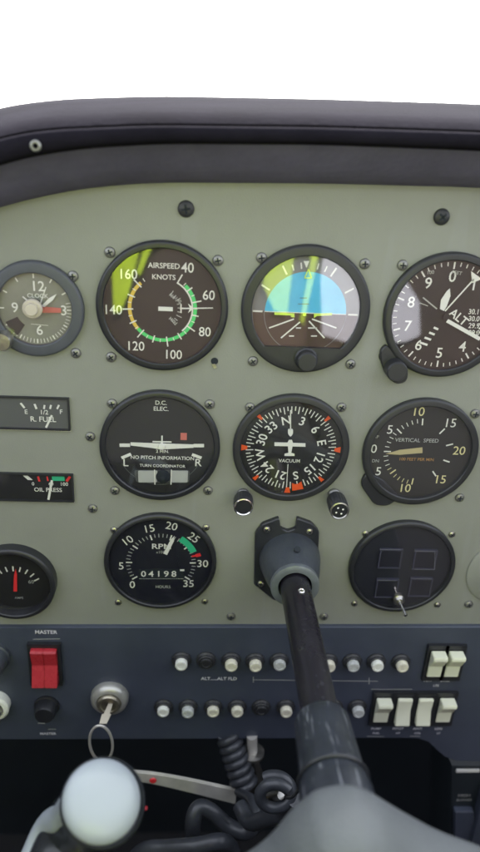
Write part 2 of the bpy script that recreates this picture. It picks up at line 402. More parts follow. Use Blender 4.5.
for x0, y0_, x1, y1_ in ((269, 328, 294, 319), (281, 338, 300, 322), (336.5, 328, 312, 319), (324.5, 338, 309, 321)): b.bar(L(x0, y0_), L(x1, y1_), .0009, MH, M['white'])
for x0, x1, yy in ((296, 301, 328), (308, 317, 328), (289, 294, 336), (311, 317, 336), (298, 309, 304), (300, 307, 298)): b.bar(L(x0, yy), L(x1, yy), .0008 if yy > 310 else .0004, MH, M['white' if yy > 310 else 'dialgrey'])
for a in (-90, -60, -30, 30, 60, 90): b.tick(a, r*.80, r*.98, .0011, MH, M['white'], (c[0], c[1]))
for a in (-20, -10, 10, 20): b.tick(a, r*.82, r*.93, .0008, MH, M['white'], (c[0], c[1]))
b.poly([L(303.5, 261), L(309.5, 261), L(306.5, 268)], MH, M['white'])
b.build('marking', t, recalc=False)
b = MB()
tri = [L(304.5, 278, NH), L(308.5, 269, NH), L(311.5, 278, NH)]
for i in range(3): b.bar(tri[i], tri[(i+1) % 3], .0006, NH, M['lime'])
b.prism([L(274.5, 312.5, NH), L(294.5, 313.5, NH), L(294.5, 317.5, NH), L(291, 317, NH), L(291, 315.5, NH), L(274.5, 314.8, NH)], NH-.0004, NH, M['lime'])
b.prism([L(314, 313.8, NH), L(332, 313, NH), L(332, 315.3, NH), L(317, 316, NH), L(314, 318, NH)], NH-.0004, NH, M['lime'])
b.lathe([(.0011, NH-.0003), (.0011, NH), (0, NH)], M['lime'], 12, L(304.5, 314.5, NH))
b.build('aircraft_symbol', t)
b = MB(); cut = L(306, 346.5)[1]; a0 = math.degrees(math.asin(max(-1, cut/(r+.0006))))
b.prism([((r+.0006)*math.cos(R(a)), (r+.0006)*math.sin(R(a))) for a in [180-a0+(180+2*a0)*k/30 for k in range(31)]], DH, GH+.0012, M['char'], 0); b.build('lower_cover', t)
b = MB(); u, q = at(306, 359, .005)[0]-t.location.x, at(306, 359, .005)[1]-t.location.z
b.lathe([(.0075, .004), (.0075, .0055), (.0066, .0062), (.0064, .0115), (.0056, .0124), (0, .0125)], M['char'], 30, (u, q)); b.build('knob', t)

# altimeter
t, L, r = gauge('altimeter', 'large altimeter at the right edge reading ALT with digits 0 to 9 and white hands', 'gauge', 447, 317, .0405, .0048, 'dialbrown', 'char',
    screws=((402.8, 265.3),))
b = MB()
for k in range(50): b.tick(k*7.2, r*(.84 if k % 5 == 0 else .89), r*.96, .0010 if k % 5 == 0 else .0006, MH, M['white'])
for k in range(10):
    a = R(k*36); b.text(str(k), .0098, r*.70*math.sin(a), r*.70*math.cos(a), MH, M['white'], 0, .008)
u, q = L(458.5, 317.5); b.text('ALT', .0078, u, q, MH, M['white'], 33, .02)
u, q = L(430.5, 272.5); b.text('100', .0032, u, q, MH, M['dim'], -8)
u, q = L(457, 273); b.text('FEET', .0032, u, q, MH, M['dim'], 6)
for k, s_ in enumerate(('30.1', '30.0', '29.9', '29.8')): u, q = L(474, 312+k*7); b.text(s_, .0048, u, q, MH, M['white'], 0, .01, .9)
for k in range(4): b.bar(L(420+k*4.6, 342.5-k*5), L(427.5+k*3.6, 345-k*5.2), .0014, MH, M['white'])
b.bar(L(423, 297.5), L(437, 309), .0008, MH, M['dim']); b.bar(L(420, 303), L(428, 306), .0005, MH, M['dim'])
b.build('marking', t, recalc=False)
b = MB(); N = NH
b.prism([L(440, 309, N), L(441, 300, N), L(447, 291, N), L(450, 288.5, N), L(450.5, 296, N), L(447, 306, N), L(444, 311, N)], N-.0003, N, M['white'])
b.bar(L(445, 311, N), L(474, 279, N), .0009, N+.0002, M['white']); b.poly([L(471, 271, N), L(482, 279, N), L(472, 283, N)], N+.0002, M['white'])
b.bar(L(447, 320.5, N), L(480, 339, N), .0024, N+.0003, M['white'])
b.lathe([(.0022, N), (.0022, N+.0006), (0, N+.0006)], M['dialbrown'], 20)
b.build('needle', t)
X, Z = t.location.x, t.location.z
b = MB(); e = [L(380.5, 362, .002), L(380, 350, .002), L(386, 344, .002), L(398, 356, .002), L(408, 372, .002), L(406, 381, .002), L(396, 384, .002), L(386, 376, .002)]
b.prism(rounded(e, .004), 0, .0038, M['char'], .0006); b.build('knob_housing', t)
b = MB(); u, q = at(395, 369, .006)[0]-X, at(395, 369, .006)[1]-Z
b.lathe([(.0068, .003), (.0068, .0118), (.0060, .0128), (0, .0129)], M['char'], 30, (u, q)); b.build('knob', t)
screw(386.5, 356, t, SMB, (X, Z))

# clock
t, L, r = gauge('clock', 'round grey faced clock with a large cream centre knob and a red hand', 'clock', 34.6, 310, .0300, .0072, 'dialgreen', 'clockbez',
    screws=((72.7, 276.4), (75.6, 353.4)))
b = MB()
for k in range(12): b.tick(k*30, r*.84, r*.96, .0008, MH, M['white'])
for k in range(60):
    if 12 < k < 38 and k % 5: b.tick(k*6, r*.84, r*.96, .0004, MH, M['white'])
for s_, px, py in (('12', 37.6, 286.7), ('3', 63.8, 311), ('6', 39.6, 330.6), ('9', 14.9, 308)): u, q = L(px, py); b.text(s_, .0088, u, q, MH, M['white'], 0, .01)
u, q = L(37.6, 296); b.text('CLOCK', .0038, u, q, MH, M['white'], 0, .01)
b.bar(L(31, 324), L(48, 325.5), .0003, MH, M['white'])
b.arc(215, 245, r*.55, r*.92, MH+.0001, M['char'])
b.build('marking', t, recalc=False)
b = MB()
b.bar(L(40, 309.5, NH), L(61, 310.5, NH), .0040, NH, M['salmon'], .0030)
b.prism([L(41, 306, NH), L(49, 298, NH), L(56.5, 294, NH), L(53, 300, NH), L(44.5, 307, NH)], NH+.0001, NH+.0004, M['white'])
b.bar(L(40, 305, NH), L(46, 287, NH), .0006, NH+.0005, M['white']); b.bar(L(33, 305, NH), L(22.5, 296.5, NH), .0014, NH, M['white'], .0008)
b.build('needle', t)
b = MB(); u, q = L(33.5, 307.5, .006)
b.lathe([(.0042, .001), (.0042, .007)], M['pit'], 24, (u, q)); b.lathe([(.0036, .007), (.0054, .0072), (.0060, .008), (.0060, .0100), (.0053, .0108), (.0040, .0108), (.0040, .0124), (.0034, .0132), (0, .0133)], mat('cream_plastic', (.50, .45, .37), .5), 32, (u, q)); b.build('knob', t)
b = MB(); u, q = L(3, 340, .006)
b.lathe([(.0062, .002), (.0062, .010), (.0054, .0112), (0, .0115)], M['steel'], 30, (u, q)); b.build('set_knob', t)

# turn coordinator
t, L, r = gauge('turn_coordinator', 'turn coordinator with white miniature aeroplane, L and R marks and an inclinometer tube', 'gauge', 160, 447.7, .0407, .0042, 'dial',
    screws=((112, 404), (209.7, 404.6), (114.7, 491), (208, 491)))
b = MB()
for s_, px, py, sz in (('2 MIN.', 162.5, 451.5, .0032), ('NO PITCH INFORMATION', 162.5, 458, .0037), ('TURN COORDINATOR', 162.5, 466, .0030), ('L', 125.5, 463, .0080), ('R', 198, 463, .0080), ('D.C.', 161, 403, .0042), ('ELEC.', 161, 409, .0042)):
    u, q = L(px, py); b.text(s_, sz, u, q, MH, M['white'], 0, .012)
b.bar(L(119.5, 445.2), L(130, 445.2), .0026, MH, M['white']); b.bar(L(193.5, 445.6), L(204, 445.6), .0026, MH, M['white'])
b.bar(L(121.5, 458), L(131, 454), .0022, MH, M['white']); b.bar(L(192, 454.5), L(201.5, 458), .0022, MH, M['white'])
b.box(*sorted((L(180.5, 437)[0], L(186.8, 437)[0])), *sorted((L(183, 440)[1], L(183, 433)[1])), MH-.0002, MH, M['salmon'])
b.arc(118, 242, r*.80, r*.815, MH, M['dialgrey'])
b.build('marking', t, recalc=False)
b = MB()
b.prism([L(130.5, 442.5, NH), L(160, 443.5, NH), L(193.5, 444.6, NH), L(193.5, 447.8, NH), L(170, 449, NH), L(161, 449.6, NH), L(152, 448, NH), L(130.5, 445.5, NH)], NH-.0004, NH, M['white'])
b.bar(L(152.5, 441.6, NH), L(171.5, 442, NH), .0010, NH, M['white']); b.bar(L(162, 435.5, NH), L(162, 444, NH), .0010, NH+.0001, M['white'])
b.lathe([(.0026, NH), (.0022, NH+.0010), (0, NH+.0013)], M['white'], 20, L(161.7, 446.3, NH)); b.build('aircraft_symbol', t)
b = MB()
P = rounded([L(134, 470), L(190, 470.5), L(189, 483), L(136, 482.5)], .0025); b.prism(P, DH, MH, M['dialgrey'])
for x0, x1 in ((138, 157.5), (171, 188)): b.prism(rounded([L(x0, 470.5), L(x1, 470.5), L(x1-.5, 482), L(x0+.5, 482)], .001), MH, MH+.0006, M['ivory' if 0 else 'dim'])
b.bar(L(154.5, 469), L(155, 484), .0007, MH+.0009, M['white']); b.bar(L(171.5, 469), L(171, 484), .0007, MH+.0009, M['white'])
b.build('inclinometer', t)
b = MB(); b.lathe([(.0052, MH), (.0045, MH+.0014), (.0028, MH+.0022), (0, MH+.0026)], M['pit'], 28, L(163, 476.5)); b.build('ball', t)

# heading indicator
t, L, r = gauge('heading_indicator', 'compass card dial with a white aeroplane in its middle and orange index marks', 'gauge', 291.4, 450, .0401, .0050, 'dial', 'char',
    screws=((250, 407.6), (341.7, 407.6)))
b = MB(); HD = -13.5
for k in range(72): b.tick(k*5+HD, r*(.80 if k % 2 else .74), r*.89, .0007, MH, M['white'])
for k, s_ in enumerate(('N', '3', '6', 'E', '12', '15', 'S', '21', '24', 'W', '30', '33')):
    a = k*30+HD; b.text(s_, .0088, r*.60*math.sin(R(a)), r*.60*math.cos(R(a)), MH, M['white'], a, .015)
u, q = L(289.5, 461); b.text('VACUUM', .0036, u, q, MH, M['white'], 0, .015)
b.bar(L(288, 464), L(286.5, 488), .0005, MH+.0001, M['white'])
b.build('marking', t, recalc=False)
b = MB()
for a in (45, 90, 135, 180, 225, 270, 315):
    s_, c_ = math.sin(R(a)), math.cos(R(a)); P = lambda rr, tt: (rr*s_+tt*c_, rr*c_-tt*s_)
    wd = .0022 if a in (90, 270, 180) else .0014
    b.prism([P(r*.98, -wd), P(r*.98, wd), P(r*.86, wd*.5), P(r*.86, -wd*.5)], MH+.0002, MH+.0005, M['orange'])
a = 167; s_, c_ = math.sin(R(a)), math.cos(R(a)); P = lambda rr, tt: (rr*s_+tt*c_, rr*c_-tt*s_)
b.prism([P(r*.93, -.0040), P(r*.93, .0040), P(r*.76, .0034), P(r*.80, .0010), P(r*.80, -.0010), P(r*.76, -.0034)], MH+.0002, MH+.0007, M['orange'])
b.build('heading_bug', t)
b = MB(); N = NH
b.prism([L(274.5, 442.5, N), L(287.5, 442.8, N), L(289, 440, N), L(292, 440, N), L(293, 443, N), L(305.5, 443.5, N), L(305.5, 446.8, N), L(292.5, 446.5, N), L(291.3, 453, N), L(294.5, 454, N), L(294.5, 456, N), L(284.5, 456, N), L(284.5, 454, N), L(288.5, 453, N), L(288, 446.3, N), L(274.5, 446, N)], N-.0005, N, M['white'])
b.prism(rounded([L(288, 429, N), L(293, 429, N), L(293, 434, N), L(290.5, 437, N), L(288, 434, N)], .001), N-.0005, N, M['white'])
b.bar(L(290.6, 410, N), L(290.6, 430, N), .0007, N, M['white'])
b.build('aircraft_symbol', t)

# vertical speed indicator
t, L, r = gauge('vertical_speed_indicator', 'vertical speed dial with cream numerals and a cream needle lying near zero', 'gauge', 421, 453.8, .0405, .0050, 'dialbrown', 'char',
    screws=((475.5, 414), (460, 498)))
b = MB(); c = (0, 0)
va = lambda v: 270+v*8.55    # degrees for hundreds of feet, + is up
for v in range(-20, 21):
    if abs(v) <= 10: b.tick(va(v), r*(.58 if v % 5 == 0 else .63), r*.72, .0009 if v % 5 == 0 else .0005, MH, M['white' if v > -4 else 'cream'], c)
for v in (-15, 15, 19, -19): b.tick(va(v), r*.52, r*.66, .0010, MH, M['white'], c)
for s_, px, py, m_ in (('0', 373.9, 449.2, 'white'), ('5', 378.5, 471.7, 'white'), ('10', 404.7, 488.5, 'cream'), ('15', 440.2, 479.8, 'cream'), ('20', 459.2, 451.1, 'cream'), ('15', 450.3, 423.4, 'white'), ('10', 418.3, 412, 'cream'), ('5', 390, 430, 'white')):
    u, q = L(px, py); b.text(s_, .0092, u, q, MH, M[m_], 0, .0)
u, q = L(417, 440.5); b.text('VERTICAL  SPEED', .0040, u, q, MH, M['dim'], 0, .005)
u, q = L(416.5, 459.5); b.text('100 FEET PER MIN', .0032, u, q, MH, M['amber'], 0, .01)
u, q = L(376, 437); b.text('UP', .0034, u, q, MH, M['dim']); u, q = L(375.5, 461); b.text('DN', .0034, u, q, MH, M['dim'])
b.build('marking', t, recalc=False)
b = MB(); N = NH
b.prism([L(422.5, 447.5, N), L(422.5, 453, N), L(400, 454.8, N), L(386, 454, N), L(400, 450, N)], N-.0004, N, mat('needle_cream', (.50, .42, .23), .45)); b.build('needle', t)
b = MB(); e = [L(360, 484, .002), L(366, 472, .002), L(382, 478, .002), L(400, 497, .002), L(387, 505.5, .002), L(374, 504, .002)]
b.prism(rounded(e, .004), 0, .0036, M['black'], .0006); b.build('knob_housing', t)

# tachometer
t, L, r = gauge('tachometer', 'RPM dial with hour counter window, short green arc and a white needle', 'gauge', 160.4, 563.4, .0410, .0034, 'dialnavy',
    screws=((113.8, 530.5), (206, 528), (118, 602.8), (204.7, 602)), smallscrew=True)
b = MB(); c = L(161, 563.5)
va = lambda v: 236+v*7.06
for v in range(0, 36):
    b.tick(va(v), r*(.56 if v % 5 == 0 else .60), r*.68, .0010 if v % 5 == 0 else .0006, MH, M['white'] if v % 5 == 0 else M['dim'], c)
for s_, px, py, rot in (('0', 132.3, 585, 0), ('5', 121.2, 566.3, 0), ('10', 127.5, 541, -35), ('15', 149, 529, -12), ('20', 171.5, 526.5, 12), ('25', 193.5, 538, 38), ('30', 202.5, 564, 0), ('35', 188.5, 584, 0)):
    u, q = L(px, py); b.text(s_, .0088, u, q, MH, M['white'], rot, .0)
u, q = L(161.5, 546.7); b.text('RPM', .0062, u, q, MH, M['white'], 0, .02, 1.25)
u, q = L(160.5, 552.3); b.text('x100', .0032, u, q, MH, M['dim'])
u, q = L(163, 587); b.text('HOURS', .0034, u, q, MH, M['dim'], 0, .01)
b.arc(va(22.2), va(27), r*.62, r*.75, MH+.0001, M['teal'], c); b.tick(va(28), r*.62, r*.80, .0014, MH+.0001, M['red'], c)
b.arc(va(27.6), va(28.4), r*.70, r*.80, MH+.0002, M['red'], c)
P = [L(139, 569.5), L(184.5, 569.5), L(184.5, 578.5), L(139, 578.5)]; b.prism(P, DH, MH-.0001, M['pit'])
for k, ch in enumerate('04198'): u, q = L(143.5+k*7.6, 574.2); b.text(ch, .0072, u, q, MH, M['white' if k < 4 else 'white'], 0, .01, 1.1)
b.bar(L(180, 570.2), L(184.3, 570.2), .0016, MH, M['white']); b.bar(L(139, 578.7), L(184, 578.7), .0003, MH, M['dim'])
b.build('marking', t, recalc=False)
b = MB(); N = NH
b.prism([L(163.3, 553.5, N), L(167, 555, N), L(174, 541, N), L(174.5, 536, N), L(170.5, 540, N)], N-.0004, N, M['white']); b.build('needle', t)

# dark indicator with four windows
t, L, r = gauge('annunciator_gauge', 'dark round indicator with four square windows and a chrome test toggle at its foot', 'gauge', 402.4, 568.5, .0402, .0036, 'dialnavy', 'black',
    screws=((365.7, 534), (452.2, 534.8), (354.6, 604), (437.7, 605.4)), smallscrew=True)
fr = mat('window_frame_grey', (.05, .05, .08), .4); fr2 = mat('window_dark', (.014, .014, .024), .3)
for px, py in ((390, 558), (424.5, 559), (386.5, 587.5), (420, 586.5)):
    b = MB(); u, q = L(px, py); a = .0086
    for u0, u1, v0, v1 in ((-a, a, a-.0014, a), (-a, a, -a, -a+.0010), (-a, -a+.0010, -a+.0010, a-.0014), (a-.0010, a, -a+.0010, a-.0014)):
        b.box(u+u0, u+u1, q+v0, q+v1, DH, DH+.0020, fr)
    b.box(u-a+.001, u+a-.001, q-a+.001, q+a-.0014, DH, DH+.0012, fr2); b.build('window', t)
for x0, x1, yy, mm in ((380, 401, 548.2, 'edge'), (414, 436, 550, 'edge'), (376.5, 397, 579.3, 'edge'), (410, 431, 579, 'dialgrey')):
    pass
b = MB(); b.bar(L(379, 548), L(400, 548.2), .0008, DH+.0022, M['edge']); b.bar(L(413.5, 549.6), L(434, 550), .0008, DH+.0022, M['edge'])
b.bar(L(376, 578.8), L(396.5, 579.2), .0008, DH+.0022, M['edge']); b.bar(L(410, 577), L(431, 577.2), .0005, DH+.0022, M['edge']); b.bar(L(414, 568), L(434, 568.2), .0006, DH+.0022, M['edge'])
b.bar(L(434.3, 550), L(434, 568), .0005, DH+.0022, M['edge']); b.build('marking', t, recalc=False)
b = MB(); X, Z = t.location.x, t.location.z; A = at3(398, 598, .003)-t.location
b.lathe([(.0046, .004), (.0046, .006), (.0034, .0068), (.0026, .0080), (0, .0082)], M['steel'], 18, (A.x, A.z))
b.tube([A+Vector((0, -.005, 0)), A+Vector((.001, -.013, -.0015)), A+Vector((.0018, -.017, -.003))], [.0010, .0012, .0016], M['chrome'], 10); b.build('toggle', t)

# ammeter
t, L, r = gauge('ammeter', 'small black ammeter at the left edge with a red needle pointing up', 'gauge', 14, 582, .0305, .0036, 'dial', 'black', bh=.009)
b = MB(); c = L(15, 590)
for k, a in enumerate((-60, -45, -30, -15, 0, 15, 30, 45, 60)): b.tick(a, r*.62, r*.78, .0010, MH, M['white'], c)
for s_, px, py in (('60', 31, 582),): u, q = L(px, py); b.text(s_, .0042, u, q, MH, M['dim'])
u, q = L(19, 598); b.text('AMPS', .0026, u, q, MH, M['dim']); b.build('marking', t, recalc=False)
b = MB(); b.prism([L(13.3, 591.5, NH), L(17, 591.5, NH), L(16.8, 575, NH), L(15.6, 569, NH), L(14, 575, NH)], NH-.0004, NH, M['red']); b.build('needle', t)

# rectangular fuel and oil gauges at the left edge
def rectgauge(name, label, pts, m):
    P = [at(*p, .001) for p in pts]; cx = sum(p[0] for p in P)/4; cz = sum(p[1] for p in P)/4
    t = thing(name, label, 'gauge', cx, cz, 0, 'rectangular engine gauges at the left edge')
    Q = [(x-cx, z-cz) for x, z in P]; u0 = min(q[0] for q in Q); u1 = max(q[0] for q in Q); v0 = min(q[1] for q in Q); v1 = max(q[1] for q in Q)
    b = MB(); w_ = .0011
    for a in ((u0, u1, v1-w_, v1), (u0, u1, v0, v0+w_), (u0, u0+w_, v0+w_, v1-w_), (u1-w_, u1, v0+w_, v1-w_)): b.box(*a, 0, .0022, M['black'])
    b.build('bezel', t, smooth=False)
    b = MB(); b.bar((u0, v0-.0004), (u1, v0-.0004), .0007, .0009, M['white']); b.build('lower_trim', t, recalc=False)
    b = MB(); b.poly([(u0+w_, v0+w_), (u1-w_, v0+w_), (u1-w_, v1-w_), (u0+w_, v1-w_)], .0006, M[m]); b.build('dial', t, recalc=False)
    b = MB(); b.poly([(u0+w_, v0+w_), (u1-w_, v0+w_), (u1-w_, v1-w_), (u0+w_, v1-w_)], .0018, M['glass']); b.build('glass', t, recalc=False)
    return t, (lambda px, py: (at(px, py, .001)[0]-cx, at(px, py, .001)[1]-cz))
t, L = rectgauge('fuel_gauge', 'upper rectangular gauge lettered R. FUEL in a grey window', ((-62, 394), (69, 399), (68.5, 428.5), (-62, 427)), 'dialgrey')
b = MB(); H = .0010
b.bar(L(20.5, 403), L(24.5, 408), .0014, H, M['white']); b.bar(L(34.5, 404), L(36.5, 409), .0014, H, M['white']); b.bar(L(44.5, 405), L(44, 409), .0012, H, M['white']); b.bar(L(51, 405), L(50, 409), .0012, H, M['white']); b.bar(L(59, 405), L(57, 409), .0012, H, M['white'])
for s_, px, py, sz in (('E', 26, 412, .0044), ('1/2', 44, 412.5, .0044), ('F', 61, 412, .0044), ('R. FUEL', 43, 419.5, .0052)): u, q = L(px, py); b.text(s_, sz, u, q, H, M['white'], 0, .015)
b.build('marking', t, recalc=False); b = MB(); b.bar(L(46, 427.5), L(52, 415), .0014, .0014, M['white']); b.build('needle', t, recalc=False)
t, L = rectgauge('oil_pressure_gauge', 'lower rectangular gauge lettered OIL PRESS with a green band and white needle', ((-62, 471), (73, 474.5), (73, 500.5), (-62, 499)), 'dial')
b = MB()
b.prism([L(23, 475.8), L(27.5, 475.8), L(32.5, 480), L(28, 480)], .0007, H, M['white']); b.bar(L(38, 476.5), L(39.5, 481.5), .0014, H, M['red']); b.bar(L(47, 476.5), L(48, 481), .0010, H, M['red'])
b.bar(L(52, 478.6), L(64.5, 478.8), .0034, H, M['teal']); b.bar(L(70, 476.5), L(66.5, 481.5), .0018, H, M['red'])
for s_, px, py, sz in (('0', 33, 484, .0036), ('60', 51, 484, .0034), ('100', 64, 484.3, .0038), ('OIL PRESS', 48, 490, .0044)): u, q = L(px, py); b.text(s_, sz, u, q, H, M['white'], 0, .015)
b.build('marking', t, recalc=False); b = MB(); b.bar(L(48.5, 499.5), L(52, 480), .0016, .0014, M['white']); b.build('needle', t, recalc=False)

# ------------------------------------------------------------------ small knobs on the panel
def panelknob(name, label, px, py, ex, ey, capm, dots):
    X, Z = at(px, py, 0); t = thing(name, label, 'knob', X, Z, 0, 'knurled knobs under the compass dial')
    b = MB(); b.lathe([(.0046, 0), (.0046, .0020), (.0034, .0032), (.0026, .0036), (.0026, .006), (0, .006)], M['dsteel'], 24); b.build('stem', t)
    E_ = at(ex, ey, .020); dx, dz = E_[0]-X, E_[1]-Z
    b = MB(); seg = 40; rings = []
    for r_, h in ((.0040, .0055), (.0062, .0062), (.0066, .0085), (.0066, .0165), (.0062, .0180), (.0054, .0186)):
        k = (h-.003)/.017
        rings.append([b.v(dx*k+(r_*(1+(.045 if (i % 2 and .007 < h < .017) else 0)))*math.cos(2*math.pi*i/seg), dz*k+(r_*(1+(.045 if (i % 2 and .007 < h < .017) else 0)))*math.sin(2*math.pi*i/seg), h) for i in range(seg)])
    for a, c_ in zip(rings, rings[1:]):
        for i in range(seg): b.face([a[i], a[(i+1) % seg], c_[(i+1) % seg], c_[i]], M['char'])
    b.face(rings[0][::-1], M['char']); b.face(rings[-1], M['black'])
    if dots:
        for q in range(4): b.lathe([(.0007, .0190), (0, .0191)], M['white'], 8, (dx*.92+.0026*math.cos(q*1.6+.5), dz*.92+.0026*math.sin(q*1.6+.5)))
    b.build('grip', t, ang=20)
    b = MB(); b.lathe([(.0060, .0183), (.0066, .0186), (.0066, .0192), (.0060, .0195), (.0054, .0190)], capm, 40, (dx*.93, dz*.93)); b.build('rim', t)
    return t
panelknob('adjuster_knob', 'knurled metal knob left of the yoke mount, just under the compass dial', 243, 494, 243.5, 508, M['chrome'], False)
panelknob('adjuster_knob', 'knurled black knob with white dots right of the yoke mount', 334, 494, 340, 512, M['steel'], True)

# ------------------------------------------------------------------ things on the switch panel
# circuit breakers
def breaker_meshes(capm):
    b = MB(); b.lathe([(.0078, 0), (.0078, .0012), (.0070, .0020), (.0066, .0024), (.0064, .0036), (.0058, .0042), (.0050, .0040), (.0050, .002)], M['char'], 32); a = b.build('collar')
    b = MB(); b.lathe([(.0048, .003), (.0048, .0066), (.0043, .0075), (.0030, .0077), (.0028, .0072), (0, .0072)], capm, 28); c_ = b.build('button')
    r_ = a.data, c_.data; bpy.data.objects.remove(a); bpy.data.objects.remove(c_); return r_
BM = breaker_meshes(M['knobwhite']); BD = breaker_meshes(M['char']); BW = [BM, breaker_meshes(mat('yellowed_button', (.70,.68,.55), .32, var=.15, vscale=400)), breaker_meshes(mat('grey_button', (.50,.52,.50), .3, var=.25, vscale=500))]
ordn = ['first', 'second', 'third', 'fourth', 'fifth']
up_ = [(181.5, 661, 'leftmost white breaker button of the upper row, above and left of the ALT lettering'), (206, 661, 'black breaker button of the upper row, second from its left end'),
 (231, 661.5, 'third breaker of the upper row, white, at the right end of the ALT FLD lettering'), (255, 662, 'fourth breaker of the upper row, white, just right of the ALT FLD lettering'),
 (279, 662, 'worn white breaker of the upper row next to the left side of the yoke shaft'), (328, 662.5, 'white breaker of the upper row touching the right side of the yoke shaft'),
 (352, 662.5, 'third from right of the white breakers in the upper row'), (376, 662.5, 'second from right of the white breakers in the upper row'), (400.5, 663, 'rightmost white breaker of the upper row, nearest the pair of ivory rockers')]
lo_ = [(163.5, 708, 'leftmost white breaker button of the lower row'), (188, 708, 'second white breaker from the left in the lower row'), (213, 708, 'third white breaker from the left in the lower row'),
 (237, 708, 'white breaker of the lower row just left of the black one'), (261, 708, 'black breaker button in the middle of the lower row'), (285.5, 708, 'white breaker of the lower row between the black one and the yoke shaft'),
 (333.5, 708, 'breaker of the lower row half hidden behind the collar of the yoke'), (357, 708, 'rightmost white breaker of the lower row, beside the four ivory rockers')]
for px, py, lab in up_+lo_:
    dark = lab.startswith('black'); X, Z = at(px, py-1.6, SPH)
    t = thing('circuit_breaker', lab, 'circuit breaker', X, Z, SPH, 'push button circuit breakers in two rows')
    for nm, me in zip(('collar', 'button'), BD if dark else random.choice(BW)):
        o = bpy.data.objects.new(nm, me); C.objects.link(o); o.parent = t
        if nm == 'button': o.rotation_euler = (0, random.uniform(0, 6), 0); o.location.y = -random.uniform(-.0006, .0010) if not dark else .0020

# rocker switches
def rocker(px, py, up, label, wmm=.0170, group='ivory rocker switches'):
    X, Z = at(px, py, SPH); t = thing('rocker_switch', label, 'switch', X, Z, SPH, group)
    b = MB(); a, c_ = wmm/2, .0180
    for u0, u1, v0, v1 in ((-a, a, c_-.0042, c_), (-a, a, -c_, -c_+.0042), (-a, -a+.0020, -c_+.0042, c_-.0042), (a-.0020, a, -c_+.0042, c_-.0042)): b.box(u0, u1, v0, v1, 0, .0030, M['black'])
    b.box(-a+.0020, a-.0020, -c_+.0042, c_-.0042, 0, .0006, M['pit']); b.build('frame', t, smooth=False)
    # side profile of the rocker (v, h): a shallow V with one end standing proud
    if up: prof = [(-.0130, .0030), (-.0128, .0044), (-.0010, .0050), (.0010, .0068), (.0100, .0118), (.0126, .0112), (.0132, .0030)]
    else: prof = [(-.0132, .0030), (-.0130, .0082), (-.0118, .0086), (.0000, .0046), (.0120, .0058), (.0130, .0052), (.0132, .0030)]
    b = MB(); hw = a-.0028
    A_ = [b.v(-hw, v, h) for v, h in prof]; B_ = [b.v(hw, v, h) for v, h in prof]
    for i in range(len(prof)): j = (i+1) % len(prof); b.face([A_[i], A_[j], B_[j], B_[i]], M['ivory'])
    b.face(A_, M['ivory']); b.face(B_[::-1], M['ivory'])
    bmesh.ops.recalc_face_normals(b.bm, faces=b.bm.faces)
    bmesh.ops.bevel(b.bm, geom=[e for e in b.bm.edges if e.calc_face_angle(0) > R(30)], offset=.0005, segments=2, affect='EDGES')
    b.build('rocker', t, ang=30)
    return t
rocker(434.5, 661, True, 'left rocker of the upper ivory pair, its top standing out')
rocker(452, 661, True, 'right rocker of the upper ivory pair, its top standing out')
S_ = .0176
rocker(381, 707, True, 'leftmost ivory rocker of the lower four, its top standing out', .0176)
rocker(402, 707, False, 'second ivory rocker of the lower four, lying flat', .0176)
rocker(422.5, 707, False, 'third ivory rocker of the lower four, lying flat', .0176)
rocker(443.5, 707, True, 'rightmost ivory rocker of the lower four, its top standing out', .0176)

# red master switch
X, Z = at(46, 662.5, SPH); t = thing('master_switch', 'red split rocker master switch in a black frame', 'switch', X, Z, SPH)
b = MB(); a, c_ = .0125, .0205
for u0, u1, v0, v1 in ((-a, a, c_-.0034, c_), (-a, a, -c_, -c_+.0034), (-a, -a+.0026, -c_+.0034, c_-.0034), (a-.0026, a, -c_+.0034, c_-.0034)): b.box(u0, u1, v0, v1, 0, .0034, M['black'])
b.box(-a+.0026, a-.0026, -c_+.0034, c_-.0034, 0, .0006, M['pit']); b.build('frame', t, smooth=False)
for s_ in (-1, 1):
    prof = [(-.0166, .002), (-.0164, .0102), (-.0152, .0108), (.0015, .0050), (.0156, .0078), (.0166, .0068), (.0168, .002)]
    b = MB(); u0, u1 = (-.0097, -.00005) if s_ < 0 else (.00005, .0097)
    A_ = [b.v(u0, v, h) for v, h in prof]; B_ = [b.v(u1, v, h) for v, h in prof]
    for i in range(len(prof)): j = (i+1) % len(prof); b.face([A_[i], A_[j], B_[j], B_[i]], M['redplastic'])
    b.face(A_, M['redplastic']); b.face(B_[::-1], M['redplastic'])
    bmesh.ops.recalc_face_normals(b.bm, faces=b.bm.faces)
    bmesh.ops.bevel(b.bm, geom=[e for e in b.bm.edges if e.calc_face_angle(0) > R(30)], offset=.0004, segments=2, affect='EDGES')
    b.build('rocker', t, ang=30)

# dimmer knob below the master switch
X, Z = at(47, 705, SPH); t = thing('dimmer_knob', 'small black round knob below the red master switch', 'knob', X, Z, SPH)
b = MB(); b.lathe([(.0100, 0), (.0100, .0016), (.0086, .0022), (.0080, .0100), (.0072, .0116), (0, .0118)], M['black'], 40); b.build('knob_body', t)
b = MB(); b.bar((-.0050, -.0068), (.0004, -.0068), .0006, .0121, M['dim']); b.build('pointer', t, recalc=False)
